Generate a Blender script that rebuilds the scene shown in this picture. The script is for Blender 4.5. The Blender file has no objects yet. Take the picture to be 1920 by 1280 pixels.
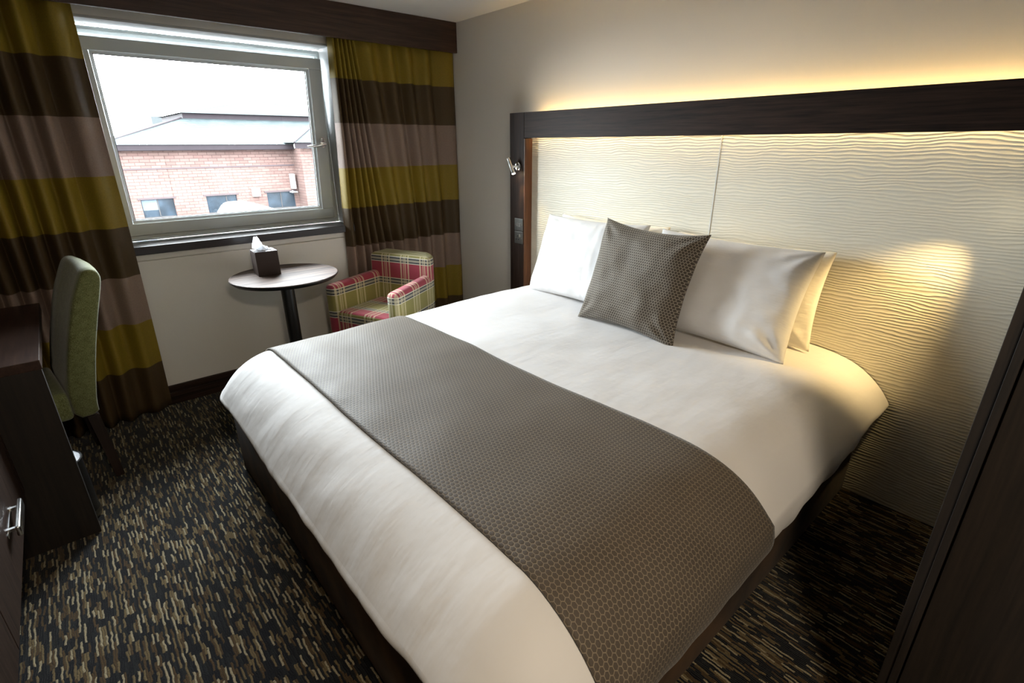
import bpy, bmesh, math, random
from mathutils import Vector, Matrix, noise
random.seed(7)
S = bpy.context.scene
COL = S.collection
PI = math.pi

# ---------------------------------------------------------------- camera
cd = bpy.data.cameras.new('camera')
cam = bpy.data.objects.new('camera', cd); COL.objects.link(cam)
cd.sensor_fit = 'HORIZONTAL'; cd.sensor_width = 36.0; cd.lens = 950.03/1920*36.0
cd.clip_start = 0.02; cd.clip_end = 500
Rm = Matrix(((0.75435231, 0.24098297, -0.61063885),
             (-0.65646032, 0.27191262, -0.70365004),
             (-0.00352727, 0.93166020, 0.36331367)))
cam.matrix_world = Matrix.Translation((-2.40126, -3.36835, 1.46995)) @ Rm.to_4x4()
S.camera = cam

# ---------------------------------------------------------------- world, light, exposure
w = bpy.data.worlds.new('overcast_sky'); S.world = w; w.use_nodes = True
nt = w.node_tree; nt.nodes.clear()
bg = nt.nodes.new('ShaderNodeBackground'); wo = nt.nodes.new('ShaderNodeOutputWorld')
tc = nt.nodes.new('ShaderNodeTexCoord'); sx = nt.nodes.new('ShaderNodeSeparateXYZ')
cr = nt.nodes.new('ShaderNodeValToRGB')
cr.color_ramp.elements[0].position = 0.40; cr.color_ramp.elements[0].color = (0.25, 0.25, 0.26, 1)
cr.color_ramp.elements[1].position = 0.52; cr.color_ramp.elements[1].color = (0.89, 0.95, 1.0, 1)
mr = nt.nodes.new('ShaderNodeMapRange'); mr.inputs[1].default_value = -1; mr.inputs[2].default_value = 1
nt.links.new(tc.outputs['Generated'], sx.inputs[0]); nt.links.new(sx.outputs[2], mr.inputs[0])
nt.links.new(mr.outputs[0], cr.inputs[0]); nt.links.new(cr.outputs[0], bg.inputs[0])
bg.inputs[1].default_value = 17.0
nt.links.new(bg.outputs[0], wo.inputs[0])

def light(name, kind, loc, energy, color, rot=(0, 0, 0), **kw):
    l = bpy.data.lights.new(name, kind); l.energy = energy; l.color = color
    for k, v in kw.items(): setattr(l, k, v)
    o = bpy.data.objects.new(name, l); COL.objects.link(o); o.location = loc; o.rotation_euler = rot
    return o
pl = light('window_portal', 'AREA', (-1.55, 0.36, 1.49), 1, (1, 1, 1), (-PI/2, 0, 0), shape='RECTANGLE', size=1.32, size_y=1.06)
pl.data.cycles.is_portal = True
# ceiling downlights of the room, behind the camera
CEIL_LIGHTS = ((-2.25, -4.1),)

S.view_settings.view_transform = 'Standard'; S.view_settings.look = 'None'
S.view_settings.exposure = 1.6; S.view_settings.gamma = 1.0; S.view_settings.use_curve_mapping = False
S.cycles.use_denoising = True
S.cycles.max_bounces = 10; S.cycles.diffuse_bounces = 6; S.cycles.glossy_bounces = 4
S.cycles.transparent_max_bounces = 12; S.cycles.sample_clamp_indirect = 6.0
S.cycles.caustics_reflective = False; S.cycles.caustics_refractive = False

# ---------------------------------------------------------------- material helpers
def new_mat(name):
    m = bpy.data.materials.new(name); m.use_nodes = True
    return m, m.node_tree, m.node_tree.nodes['Principled BSDF']
def N(nt, t, **kw):
    n = nt.nodes.new(t)
    for k, v in kw.items(): setattr(n, k, v)
    return n
def setp(b, col=None, rough=None, metal=None, spec=None, sheen=None, coat=None):
    if col is not None: b.inputs['Base Color'].default_value = (*col, 1)
    if rough is not None: b.inputs['Roughness'].default_value = rough
    if metal is not None: b.inputs['Metallic'].default_value = metal
    if spec is not None: b.inputs['Specular IOR Level'].default_value = spec
    if sheen is not None: b.inputs['Sheen Weight'].default_value = sheen
    if coat is not None: b.inputs['Coat Weight'].default_value = coat
def math_n(nt, op, a, b=None, c=None):
    n = nt.nodes.new('ShaderNodeMath'); n.operation = op
    for i, v in enumerate((a, b, c)):
        if v is None: continue
        if isinstance(v, (int, float)): n.inputs[i].default_value = v
        else: nt.links.new(v, n.inputs[i])
    return n.outputs[0]
def ramp(nt, fac, stops, interp='LINEAR'):
    n = nt.nodes.new('ShaderNodeValToRGB'); n.color_ramp.interpolation = interp
    e = n.color_ramp.elements
    while len(e) < len(stops): e.new(0.5)
    for i, (p, c) in enumerate(stops): e[i].position = p; e[i].color = (*c, 1) if len(c) == 3 else c
    nt.links.new(fac, n.inputs[0]); return n.outputs[0]
def mixc(nt, fac, a, b, mode='MIX'):
    n = nt.nodes.new('ShaderNodeMix'); n.data_type = 'RGBA'; n.blend_type = mode
    def s(i, v):
        if isinstance(v, tuple): n.inputs[i].default_value = (*v, 1) if len(v) == 3 else v
        elif isinstance(v, (int, float)): n.inputs[i].default_value = v
        else: nt.links.new(v, n.inputs[i])
    s(0, fac); s(6, a); s(7, b); return n.outputs[2]
def coords(nt, scale=(1, 1, 1), kind='Object', rot=(0, 0, 0)):
    t = nt.nodes.new('ShaderNodeTexCoord'); m = nt.nodes.new('ShaderNodeMapping')
    m.inputs['Scale'].default_value = scale; m.inputs['Rotation'].default_value = rot
    nt.links.new(t.outputs[kind], m.inputs[0]); return m.outputs[0]
def noise_n(nt, vec, scale, detail=2, rough=0.5, out=0):
    n = nt.nodes.new('ShaderNodeTexNoise'); n.inputs['Scale'].default_value = scale
    n.inputs['Detail'].default_value = detail; n.inputs['Roughness'].default_value = rough
    nt.links.new(vec, n.inputs['Vector']); return n.outputs[out]
def bump(nt, b, h, strength=0.3, dist=0.01):
    n = nt.nodes.new('ShaderNodeBump'); n.inputs['Strength'].default_value = strength
    n.inputs['Distance'].default_value = dist
    nt.links.new(h, n.inputs['Height']); nt.links.new(n.outputs[0], b.inputs['Normal'])
def simple(name, col, rough=0.5, metal=0.0, spec=0.5, sheen=0.0, nscale=60, nstr=0.05, var=0.06):
    m, nt, b = new_mat(name); setp(b, col, rough, metal, spec, sheen)
    v = coords(nt); n = noise_n(nt, v, nscale, 3)
    lo = tuple(c*(1-var) for c in col); hi = tuple(min(1, c*(1+var)) for c in col)
    nt.links.new(ramp(nt, n, [(0.3, lo), (0.7, hi)]), b.inputs['Base Color'])
    if nstr: bump(nt, b, n, nstr, 0.002)
    return m
def wood(name, dark, lite, axis=0, rough=0.42, gscale=1.0, spec=0.5, gb=0.12):
    m, nt, b = new_mat(name); setp(b, dark, rough, spec=spec)
    sc = [38, 38, 38]; sc[axis] = 1.6
    v = coords(nt, tuple(s*gscale for s in sc))
    n1 = noise_n(nt, v, 1.6, 5, 0.62)
    sc2 = [150, 150, 150]; sc2[axis] = 7
    n2 = noise_n(nt, coords(nt, tuple(s*gscale for s in sc2)), 1.0, 2, 0.5)
    f = math_n(nt, 'ADD', math_n(nt, 'MULTIPLY', n1, 0.65), math_n(nt, 'MULTIPLY', n2, 0.35))
    nt.links.new(ramp(nt, f, [(0.36, dark), (0.64, lite)]), b.inputs['Base Color'])
    bump(nt, b, f, gb, 0.003)
    return m

M = {}
M['wenge_x'] = wood('dark_wood_along_x', (0.012, 0.0065, 0.0045), (0.038, 0.021, 0.0145), 0, rough=0.55, spec=0.16)
M['wenge_y'] = wood('dark_wood_along_y', (0.012, 0.0065, 0.0045), (0.040, 0.022, 0.015), 1, rough=0.55, spec=0.16)
M['wenge_z'] = wood('dark_wood_along_z', (0.012, 0.0065, 0.0045), (0.040, 0.022, 0.015), 2, rough=0.55, spec=0.16)
M['pelmet'] = wood('pelmet_wood', (0.024, 0.011, 0.007), (0.068, 0.033, 0.022), 0)
M['sill_wood'] = wood('sill_wood', (0.010, 0.007, 0.008), (0.028, 0.019, 0.019), 0, rough=0.33)
M['desk_top'] = wood('desk_top_wood', (0.020, 0.0095, 0.007), (0.055, 0.027, 0.019), 1, rough=0.4)
M['table_top'] = wood('table_top_wood', (0.012, 0.0075, 0.006), (0.17, 0.12, 0.10), 0, rough=0.55, gscale=0.62, gb=1.0, spec=0.14)  # wood grain whose light streaks also paint in the streaky reflections
M['ward'] = wood('wardrobe_wood', (0.007, 0.005, 0.004), (0.020, 0.013, 0.009), 2, rough=0.6)
M['recess_wood'] = wood('oak_return_wood', (0.075, 0.028, 0.012), (0.15, 0.06, 0.026), 2)
M['leg_wood'] = wood('leg_wood', (0.010, 0.006, 0.005), (0.030, 0.016, 0.012), 2)

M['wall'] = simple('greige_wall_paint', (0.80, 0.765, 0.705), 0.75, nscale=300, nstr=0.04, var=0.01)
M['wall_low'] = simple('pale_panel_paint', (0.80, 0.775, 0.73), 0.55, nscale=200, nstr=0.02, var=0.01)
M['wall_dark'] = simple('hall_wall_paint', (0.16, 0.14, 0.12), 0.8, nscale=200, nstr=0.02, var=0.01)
M['ceiling'] = simple('ceiling_paint', (0.90, 0.88, 0.85), 0.9, nscale=200, nstr=0.02, var=0.01)
M['upvc'] = simple('white_plastic_frame', (0.60, 0.64, 0.64), 0.35, nscale=5, nstr=0, var=0.02)
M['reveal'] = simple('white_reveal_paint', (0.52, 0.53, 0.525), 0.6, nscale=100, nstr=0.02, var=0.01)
M['gasket'] = simple('black_rubber', (0.02, 0.02, 0.022), 0.6, nscale=20, nstr=0)
M['silver'] = simple('pale_aluminium_strip', (0.62, 0.62, 0.60), 0.5, 0.0, nscale=30, nstr=0)
M['black'] = simple('black_powder_coat', (0.010, 0.011, 0.012), 0.38, nscale=80, nstr=0.02)
M['chrome'] = simple('polished_chrome', (0.88, 0.89, 0.90), 0.2, 1.0, nscale=30, nstr=0, var=0.02)
M['steel'] = simple('brushed_steel', (0.22, 0.22, 0.205), 0.3, 1.0, nscale=90, nstr=0.02, var=0.05)
M['socket_black'] = simple('black_plastic_insert', (0.012, 0.012, 0.012), 0.4, nscale=30, nstr=0)
M['brownbox'] = simple('brown_leatherette', (0.030, 0.016, 0.013), 0.5, nscale=220, nstr=0.15)
M['boxtop'] = simple('box_top_satin_leatherette', (0.05, 0.035, 0.035), 0.25, spec=0.9, nscale=220, nstr=0.1)
M['tissue'] = simple('white_tissue', (0.92, 0.93, 0.95), 0.9, nscale=60, nstr=0.1, var=0.02)
_m, _nt, _b = new_mat('white_tissue_sheet'); setp(_b, (0.9, 0.91, 0.93), 0.9, spec=0.1)
_t = N(_nt, 'ShaderNodeBsdfTranslucent'); _t.inputs[0].default_value = (0.9, 0.91, 0.93, 1); _x = N(_nt, 'ShaderNodeMixShader'); _x.inputs[0].default_value = 0.5
_n = N(_nt, 'ShaderNodeBump'); _n.inputs['Strength'].default_value = 0.2; _nt.links.new(noise_n(_nt, coords(_nt), 60, 3), _n.inputs['Height'])
_nt.links.new(_n.outputs[0], _t.inputs['Normal']); _nt.links.new(_n.outputs[0], _b.inputs['Normal'])
_nt.links.new(_b.outputs[0], _x.inputs[1]); _nt.links.new(_t.outputs[0], _x.inputs[2]); _nt.links.new(_x.outputs[0], _nt.nodes['Material Output'].inputs[0])
M['tissue'] = _m
M['liner'] = simple('white_bin_liner', (0.75, 0.78, 0.85), 0.35, nscale=90, nstr=0.8, var=0.1)
M['led'] = None

def emis(name, col, s):
    m, nt, b = new_mat(name); setp(b, (0.8, 0.8, 0.8), 0.5)
    b.inputs['Emission Color'].default_value = (*col, 1); b.inputs['Emission Strength'].default_value = s
    return m
M['led_top'] = emis('warm_led_strip', (1.0, 0.63, 0.20), 24)
M['led_under'] = emis('warm_led_strip_under', (1.0, 0.74, 0.36), 17)
M['bulb'] = emis('reading_lamp_bulb', (1.0, 0.86, 0.6), 25)
M['downlight'] = emis('downlight_glow', (1.0, 0.85, 0.62), 10)

# linen
def linen(name, col, wr=0.25, sc=3.0):
    m, nt, b = new_mat(name); setp(b, col, 0.75, spec=0.25, sheen=0.15)
    v = coords(nt); n = noise_n(nt, v, sc, 4, 0.55); n2 = noise_n(nt, coords(nt, (1, 3.5, 1)), sc*1.6, 3, 0.5)
    h = math_n(nt, 'ADD', n, math_n(nt, 'MULTIPLY', n2, 0.5))
    bump(nt, b, h, wr, 0.02); return m
M['duvet'] = linen('white_duvet_cotton', (0.71, 0.695, 0.69), 0.26, 3.4)
M['pillow'] = linen('white_pillow_cotton', (0.78, 0.77, 0.765), 0.35, 5.0)
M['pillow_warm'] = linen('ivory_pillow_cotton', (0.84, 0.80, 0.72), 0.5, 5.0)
M['suede'] = simple('brown_suede', (0.060, 0.030, 0.0105), 0.85, spec=0.06, sheen=0.04, nscale=6, nstr=0.1, var=0.6)
M['mattress'] = simple('mattress_ticking', (0.7, 0.7, 0.68), 0.8, nscale=30)

# green chair fabric
def weave(name, a, bcol, scale=420, rough=0.85, sheen=0.3):
    m, nt, b = new_mat(name); setp(b, a, rough, spec=0.2, sheen=sheen)
    v = coords(nt)
    n = noise_n(nt, coords(nt, (scale, scale, scale*0.35)), 1.0, 1); n2 = noise_n(nt, v, 40, 3)
    f = math_n(nt, 'ADD', math_n(nt, 'MULTIPLY', n, 0.7), math_n(nt, 'MULTIPLY', n2, 0.3))
    nt.links.new(ramp(nt, f, [(0.35, a), (0.65, bcol)]), b.inputs['Base Color'])
    bump(nt, b, f, 0.25, 0.002); return m
M['green'] = weave('green_woven_fabric', (0.080, 0.088, 0.024), (0.21, 0.225, 0.095))

# banded curtain : broad horizontal bands by height
def curtain_mat(name):
    m, nt, b = new_mat(name); setp(b, (0.1, 0.1, 0.05), 0.55, spec=0.3, sheen=0.0)
    t = N(nt, 'ShaderNodeTexCoord'); s = N(nt, 'ShaderNodeSeparateXYZ'); nt.links.new(t.outputs['Object'], s.inputs[0])
    z = math_n(nt, 'DIVIDE', s.outputs[2], 2.2)
    ol = (0.245, 0.170, 0.018); br = (0.072, 0.045, 0.019); mv = (0.265, 0.190, 0.150)
    H = [0, 0.025, 0.285, 0.545, 0.80, 1.062, 1.318, 1.592, 1.848]
    C = [ol, mv, br, ol, mv, br, ol, mv, br, ol]
    # bottom to top: mauve, brown, olive, mauve, brown, olive, mauve, brown, olive
    stops = [(0.0, br)]
    seq = [br, ol, mv, br, ol, mv, br, ol]
    for h, c in zip([0.285, 0.545, 0.80, 1.062, 1.318, 1.592, 1.848], [ol, mv, br, ol, mv, br, ol]):
        stops.append((h/2.2, c))
    c = ramp(nt, z, stops, 'CONSTANT')
    n = noise_n(nt, coords(nt, (900, 900, 120)), 1.0, 1)
    c2 = mixc(nt, 0.35, c, mixc(nt, 1.0, c, ramp(nt, n, [(0.3, (0.55, 0.55, 0.55)), (0.7, (1.35, 1.35, 1.35))]), 'MULTIPLY'))
    nt.links.new(c2, b.inputs['Base Color']); bump(nt, b, n, 0.06, 0.002)
    return m
M['curtain'] = curtain_mat('banded_satin_curtain')

# carpet: short yarn dashes running towards the window
def carpet_mat():
    m, nt, b = new_mat('dash_pattern_carpet'); setp(b, (0.02, 0.02, 0.02), 0.95, spec=0.1, sheen=0.1)
    t = N(nt, 'ShaderNodeTexCoord')
    wv = noise_n(nt, t.outputs['Object'], 32, 2, out=1)
    off = N(nt, 'ShaderNodeVectorMath', operation='MULTIPLY_ADD')
    nt.links.new(wv, off.inputs[0]); off.inputs[1].default_value = (0.011, 0.034, 0); nt.links.new(t.outputs['Object'], off.inputs[2])
    s = N(nt, 'ShaderNodeSeparateXYZ'); nt.links.new(off.outputs[0], s.inputs[0])
    W, L = 0.0062, 0.044
    row = math_n(nt, 'FLOOR', math_n(nt, 'DIVIDE', s.outputs[0], W))
    wn = N(nt, 'ShaderNodeTexWhiteNoise', noise_dimensions='1D'); nt.links.new(row, wn.inputs['W'])
    yy = math_n(nt, 'ADD', math_n(nt, 'DIVIDE', s.outputs[1], L), math_n(nt, 'MULTIPLY', wn.outputs[0], 7.3))
    cell = math_n(nt, 'FLOOR', yy)
    cb = N(nt, 'ShaderNodeCombineXYZ'); nt.links.new(row, cb.inputs[0]); nt.links.new(cell, cb.inputs[1])
    w2 = N(nt, 'ShaderNodeTexWhiteNoise', noise_dimensions='2D'); nt.links.new(cb.outputs[0], w2.inputs['Vector'])
    par = math_n(nt, 'MULTIPLY_ADD', math_n(nt, 'FLOORED_MODULO', row, 2.0), -0.34, 1.0)
    c = ramp(nt, math_n(nt, 'MULTIPLY', w2.outputs[0], par), [(0, (0.0035, 0.004, 0.006)), (0.30, (0.009, 0.010, 0.011)), (0.43, (0.060, 0.036, 0.015)),
                                (0.55, (0.125, 0.090, 0.042)), (0.70, (0.27, 0.225, 0.14)), (0.94, (0.006, 0.006, 0.006))], 'CONSTANT')
    fx = math_n(nt, 'FRACT', math_n(nt, 'DIVIDE', s.outputs[0], W))
    edge = math_n(nt, 'MULTIPLY', math_n(nt, 'MULTIPLY', fx, math_n(nt, 'SUBTRACT', 1.0, fx)), 4.0)
    loops = noise_n(nt, coords(nt, (260, 420, 1)), 1.0, 1)
    loops2 = ramp(nt, loops, [(0.3, (0.55,)*3), (0.65, (1.25,)*3)])
    c = mixc(nt, 1.0, c, loops2, 'MULTIPLY')
    c = mixc(nt, 1.0, c, ramp(nt, edge, [(0.0, (0.35,)*3), (0.5, (1,)*3)]), 'MULTIPLY')
    nt.links.new(c, b.inputs['Base Color'])
    h = math_n(nt, 'ADD', math_n(nt, 'MULTIPLY', edge, 0.5), math_n(nt, 'MULTIPLY', loops, 0.6))
    bump(nt, b, h, 0.6, 0.006)
    return m
M['carpet'] = carpet_mat()

# rippled textured wall panel behind the bed
def ripple_mat():
    m, nt, b = new_mat('rippled_cream_wall_panel'); setp(b, (0.73, 0.695, 0.59), 0.5, spec=0.3)
    t = N(nt, 'ShaderNodeTexCoord')
    mp = N(nt, 'ShaderNodeMapping'); mp.inputs['Scale'].default_value = (1, 1, 2.6); nt.links.new(t.outputs['Object'], mp.inputs[0])
    nn = noise_n(nt, mp.outputs[0], 4.2, 3, 0.55)
    n3 = noise_n(nt, coords(nt, (1, 5, 26)), 2.0, 2, 0.5)
    s = N(nt, 'ShaderNodeSeparateXYZ'); nt.links.new(t.outputs['Object'], s.inputs[0])
    ph = math_n(nt, 'ADD', math_n(nt, 'MULTIPLY', s.outputs[2], 500.0), math_n(nt, 'MULTIPLY', nn, 24.0))
    wv = math_n(nt, 'MULTIPLY_ADD', math_n(nt, 'SINE', ph), 0.5, 0.5)
    wv = math_n(nt, 'POWER', wv, 1.6)
    h = math_n(nt, 'MULTIPLY', wv, math_n(nt, 'ADD', 0.45, math_n(nt, 'MULTIPLY', n3, 1.0)))
    bump(nt, b, h, 1.0, 0.0013)
    return m
M['ripple'] = ripple_mat()

# bed scarf fabric : staggered net of thin lines on taupe, uses UV in metres
def net_mat(name, base, line, cell=0.0185, aspect=0.8, rough=0.42, sheen=0.4, lw=0.13, spec=0.6):
    m, nt, b = new_mat(name); setp(b, base, rough, spec=spec, sheen=sheen)
    t = N(nt, 'ShaderNodeTexCoord')
    mp = N(nt, 'ShaderNodeMapping'); mp.inputs['Scale'].default_value = (1/cell, 1/(cell*aspect), 1); nt.links.new(t.outputs['UV'], mp.inputs[0])
    s = N(nt, 'ShaderNodeSeparateXYZ'); nt.links.new(mp.outputs[0], s.inputs[0])
    u, v = s.outputs[0], s.outputs[1]
    # honeycomb net: distance to the borders of staggered cells
    def md(x, m): return math_n(nt, 'SUBTRACT', math_n(nt, 'FLOORED_MODULO', x, m), m/2)
    ax, ay = md(u, 1.0), md(v, 1.732)
    bx, by = md(math_n(nt, 'ADD', u, 0.5), 1.0), md(math_n(nt, 'ADD', v, 0.866), 1.732)
    def hexd(x, y):
        x, y = math_n(nt, 'ABSOLUTE', x), math_n(nt, 'ABSOLUTE', y)
        e = math_n(nt, 'ADD', math_n(nt, 'MULTIPLY', x, 0.5), math_n(nt, 'MULTIPLY', y, 0.866))
        return math_n(nt, 'SUBTRACT', 0.5, math_n(nt, 'MAXIMUM', x, e))
    d = math_n(nt, 'MAXIMUM', hexd(ax, ay), hexd(bx, by))
    k = ramp(nt, d, [(lw*0.55, (1, 1, 1)), (lw*1.35, (0, 0, 0))])
    nz = noise_n(nt, mp.outputs[0], 9.0, 2)
    wn = noise_n(nt, mp.outputs[0], 0.09, 4)
    bs = mixc(nt, math_n(nt, 'ADD', math_n(nt, 'MULTIPLY', nz, 0.6), math_n(nt, 'MULTIPLY', wn, 0.4)), tuple(c*0.45 for c in base), tuple(c*1.55 for c in base))
    k2 = math_n(nt, 'MULTIPLY', k, math_n(nt, 'MULTIPLY_ADD', nz, 0.9, 0.45))
    nt.links.new(mixc(nt, k2, bs, line), b.inputs['Base Color'])
    nt.links.new(math_n(nt, 'MULTIPLY_ADD', wn, 0.25, rough-0.12), b.inputs['Roughness'])
    h = math_n(nt, 'SUBTRACT', math_n(nt, 'MINIMUM', d, 0.3), math_n(nt, 'MULTIPLY', k, 0.0))
    bump(nt, b, h, 0.45, 0.003)
    return m
M['runner'] = net_mat('taupe_net_weave_fabric', (0.080, 0.064, 0.050), (0.235, 0.19, 0.135), cell=0.0132, aspect=1.18, lw=0.06, rough=0.62, spec=0.22, sheen=0.1)
M['cushion'] = net_mat('taupe_net_cushion_fabric', (0.070, 0.056, 0.043), (0.36, 0.32, 0.26), cell=0.0118, aspect=1.1, rough=0.7, lw=0.085, spec=0.25, sheen=0.1)

# tartan, UV in metres
def tartan_mat():
    m, nt, b = new_mat('tartan_wool'); setp(b, (0.3, 0.1, 0.1), 0.85, spec=0.2, sheen=0.3)
    t = N(nt, 'ShaderNodeTexCoord'); s = N(nt, 'ShaderNodeSeparateXYZ'); nt.links.new(t.outputs['UV'], s.inputs[0])
    P = 0.30
    v = math_n(nt, 'FRACT', math_n(nt, 'DIVIDE', s.outputs[1], P))
    u = math_n(nt, 'FRACT', math_n(nt, 'DIVIDE', s.outputs[0], 0.185))
    red = (0.36, 0.045, 0.075); olv = (0.30, 0.27, 0.085); wh = (0.62, 0.60, 0.50); bk = (0.03, 0.035, 0.05)
    gr = (0.36, 0.34, 0.27)
    def lines(p):
        return [(p, wh), (p+0.022, bk), (p+0.048, gr), (p+0.10, bk), (p+0.126, wh)]
    cv = ramp(nt, v, [(0.0, red)] + lines(0.34) + [(0.49, olv)] + lines(0.84) + [(0.99, red)], 'CONSTANT')
    cu = ramp(nt, u, [(0.0, (0,)*3), (0.18, (1,)*3), (0.255, (0,)*3), (0.33, (0.8,)*3), (0.375, (0.2,)*3), (0.42, (0.9,)*3),
                      (0.475, (0,)*3), (0.56, (1,)*3), (0.635, (0,)*3)], 'CONSTANT')
    c = mixc(nt, math_n(nt, 'MULTIPLY', cu, 0.55), cv, mixc(nt, 0.5, (0.80, 0.72, 0.45), cv))
    c = mixc(nt, math_n(nt, 'MULTIPLY', cu, 0.38), c, (0.80, 0.70, 0.48))
    n = noise_n(nt, coords(nt, (600, 600, 600)), 1.0, 1)
    c = mixc(nt, 1.0, c, ramp(nt, n, [(0.3, (0.8,)*3), (0.7, (1.15,)*3)]), 'MULTIPLY')
    nt.links.new(c, b.inputs['Base Color']); bump(nt, b, n, 0.15, 0.002)
    return m
M['tartan'] = tartan_mat()

# outdoors
def brick_mat():
    m, nt, b = new_mat('red_brick_wall'); setp(b, (0.5, 0.2, 0.15), 0.9, spec=0.2)
    t = N(nt, 'ShaderNodeTexCoord'); s = N(nt, 'ShaderNodeSeparateXYZ'); nt.links.new(t.outputs['Object'], s.inputs[0])
    cb = N(nt, 'ShaderNodeCombineXYZ'); nt.links.new(math_n(nt, 'ADD', s.outputs[0], s.outputs[1]), cb.inputs[0]); nt.links.new(s.outputs[2], cb.inputs[1])
    br = N(nt, 'ShaderNodeTexBrick'); nt.links.new(cb.outputs[0], br.inputs['Vector'])
    br.inputs['Color1'].default_value = (0.058, 0.034, 0.0295, 1); br.inputs['Color2'].default_value = (0.070, 0.046, 0.040, 1)
    br.inputs['Mortar'].default_value = (0.030, 0.0175, 0.0155, 1)
    br.inputs['Scale'].default_value = 1.0; br.inputs['Brick Width'].default_value = 0.45; br.inputs['Row Height'].default_value = 0.16
    br.inputs['Mortar Size'].default_value = 0.014
    n = noise_n(nt, coords(nt), 0.7, 3)
    c = mixc(nt, 1.0, br.outputs[0], ramp(nt, n, [(0.35, (0.85,)*3), (0.65, (1.15,)*3)]), 'MULTIPLY')
    nt.links.new(c, b.inputs['Base Color']); return m
M['brick'] = brick_mat()
def slate_mat():
    m, nt, b = new_mat('grey_slate_roof'); setp(b, (0.2, 0.24, 0.25), 0.8, spec=0.05)
    t = N(nt, 'ShaderNodeTexCoord'); s = N(nt, 'ShaderNodeSeparateXYZ'); nt.links.new(t.outputs['Object'], s.inputs[0])
    cb = N(nt, 'ShaderNodeCombineXYZ'); nt.links.new(math_n(nt, 'ADD', s.outputs[0], math_n(nt, 'MULTIPLY', s.outputs[1], 0.3)), cb.inputs[0]); nt.links.new(s.outputs[2], cb.inputs[1])
    br = N(nt, 'ShaderNodeTexBrick'); nt.links.new(cb.outputs[0], br.inputs['Vector'])
    br.inputs['Color1'].default_value = (0.0145, 0.0183, 0.019, 1); br.inputs['Color2'].default_value = (0.018, 0.0222, 0.0232, 1)
    br.inputs['Mortar'].default_value = (0.012, 0.0155, 0.0165, 1)
    br.inputs['Brick Width'].default_value = 0.5; br.inputs['Row Height'].default_value = 0.11; br.inputs['Mortar Size'].default_value = 0.012
    br.inputs['Scale'].default_value = 1.0
    n = noise_n(nt, coords(nt), 1.4, 4, 0.7)
    c = mixc(nt, 1.0, br.outputs[0], ramp(nt, n, [(0.35, (0.9,)*3), (0.65, (1.12,)*3)]), 'MULTIPLY')
    nt.links.new(c, b.inputs['Base Color']); return m
M['slate'] = slate_mat()
M['slate_upper'] = simple('darkened_upper_slate', (0.0105, 0.0135, 0.0142), 0.85, spec=0.05, nscale=2, nstr=0, var=0.1)  # darker slate copy, colour offsets the sky light that washes this roof out
M['fascia'] = simple('brown_eaves_board', (0.011, 0.0085, 0.010), 0.8, spec=0.1, nscale=3, nstr=0)
M['whiteboard'] = simple('white_painted_metal', (0.16, 0.16, 0.16), 0.5, nscale=3, nstr=0)
M['ext_glass'] = simple('dark_window_glass', (0.009, 0.014, 0.020), 0.35, spec=0.12, nscale=1.5, nstr=0, var=0.5)
M['ext_blind'] = simple('pale_blind', (0.03, 0.042, 0.055), 0.8, nscale=1.5, nstr=0, var=0.2)
M['asphalt'] = simple('grey_asphalt', (0.06, 0.06, 0.06), 0.9, nscale=2, nstr=0)
M['lintel'] = simple('concrete_lintel', (0.034, 0.026, 0.027), 0.85, spec=0.1, nscale=3, nstr=0)
M['haze_block'] = simple('hazed_concrete_tower', (0.028, 0.031, 0.032), 0.8, spec=0.05, nscale=0.3, nstr=0)  # distance haze is put into this block's pale colour
M['rail'] = simple('dark_railing_metal', (0.022, 0.02, 0.02), 0.6, spec=0.2, nscale=3, nstr=0)
M['carpaint'] = simple('white_car_paint', (0.14, 0.14, 0.14), 0.4, nscale=3, nstr=0)

def glass_mat():
    m = bpy.data.materials.new('clear_window_glass'); m.use_nodes = True; nt = m.node_tree; nt.nodes.clear()
    o = N(nt, 'ShaderNodeOutputMaterial'); tr = N(nt, 'ShaderNodeBsdfTransparent'); gl = N(nt, 'ShaderNodeBsdfGlossy')
    tr.inputs[0].default_value = (0.97, 0.985, 0.98, 1); gl.inputs['Roughness'].default_value = 0.02
    fr = N(nt, 'ShaderNodeFresnel'); fr.inputs[0].default_value = 1.25
    mx = N(nt, 'ShaderNodeMixShader'); nt.links.new(fr.outputs[0], mx.inputs[0])
    nt.links.new(tr.outputs[0], mx.inputs[1]); nt.links.new(gl.outputs[0], mx.inputs[2]); nt.links.new(mx.outputs[0], o.inputs[0])
    return m
M['glass'] = glass_mat()

# ---------------------------------------------------------------- mesh helpers
def link(name, bm, mat, parent=None, smooth=True, loc=None, rot=None, autos=35):
    me = bpy.data.meshes.new(name); bm.normal_update(); bm.to_mesh(me); bm.free()
    if isinstance(mat, str): mat = M[mat]
    me.materials.append(mat)
    o = bpy.data.objects.new(name, me); COL.objects.link(o)
    if smooth:
        for p in me.polygons: p.use_smooth = True
        if autos is not None: me.set_sharp_from_angle(angle=math.radians(autos))
    if parent is not None: o.parent = parent
    if loc is not None: o.location = loc
    if rot is not None: o.rotation_euler = rot
    return o
def box(bm, x0, x1, y0, y1, z0, z1, bevel=0.0, seg=2, mat=None):
    r = bmesh.ops.create_cube(bm, size=1.0)
    vs = r['verts']
    for v in vs:
        v.co = Vector((x0+(v.co.x+.5)*(x1-x0), y0+(v.co.y+.5)*(y1-y0), z0+(v.co.z+.5)*(z1-z0)))
    if mat is not None:
        for v in vs: v.co = mat @ v.co
    if bevel > 0:
        es = list({e for v in vs for e in v.link_edges})
        bmesh.ops.bevel(bm, geom=es, offset=bevel, segments=seg, profile=0.5, affect='EDGES')
    return bm
def B(*a, **k):
    bm = bmesh.new(); box(bm, *a, **k); return bm
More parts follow.
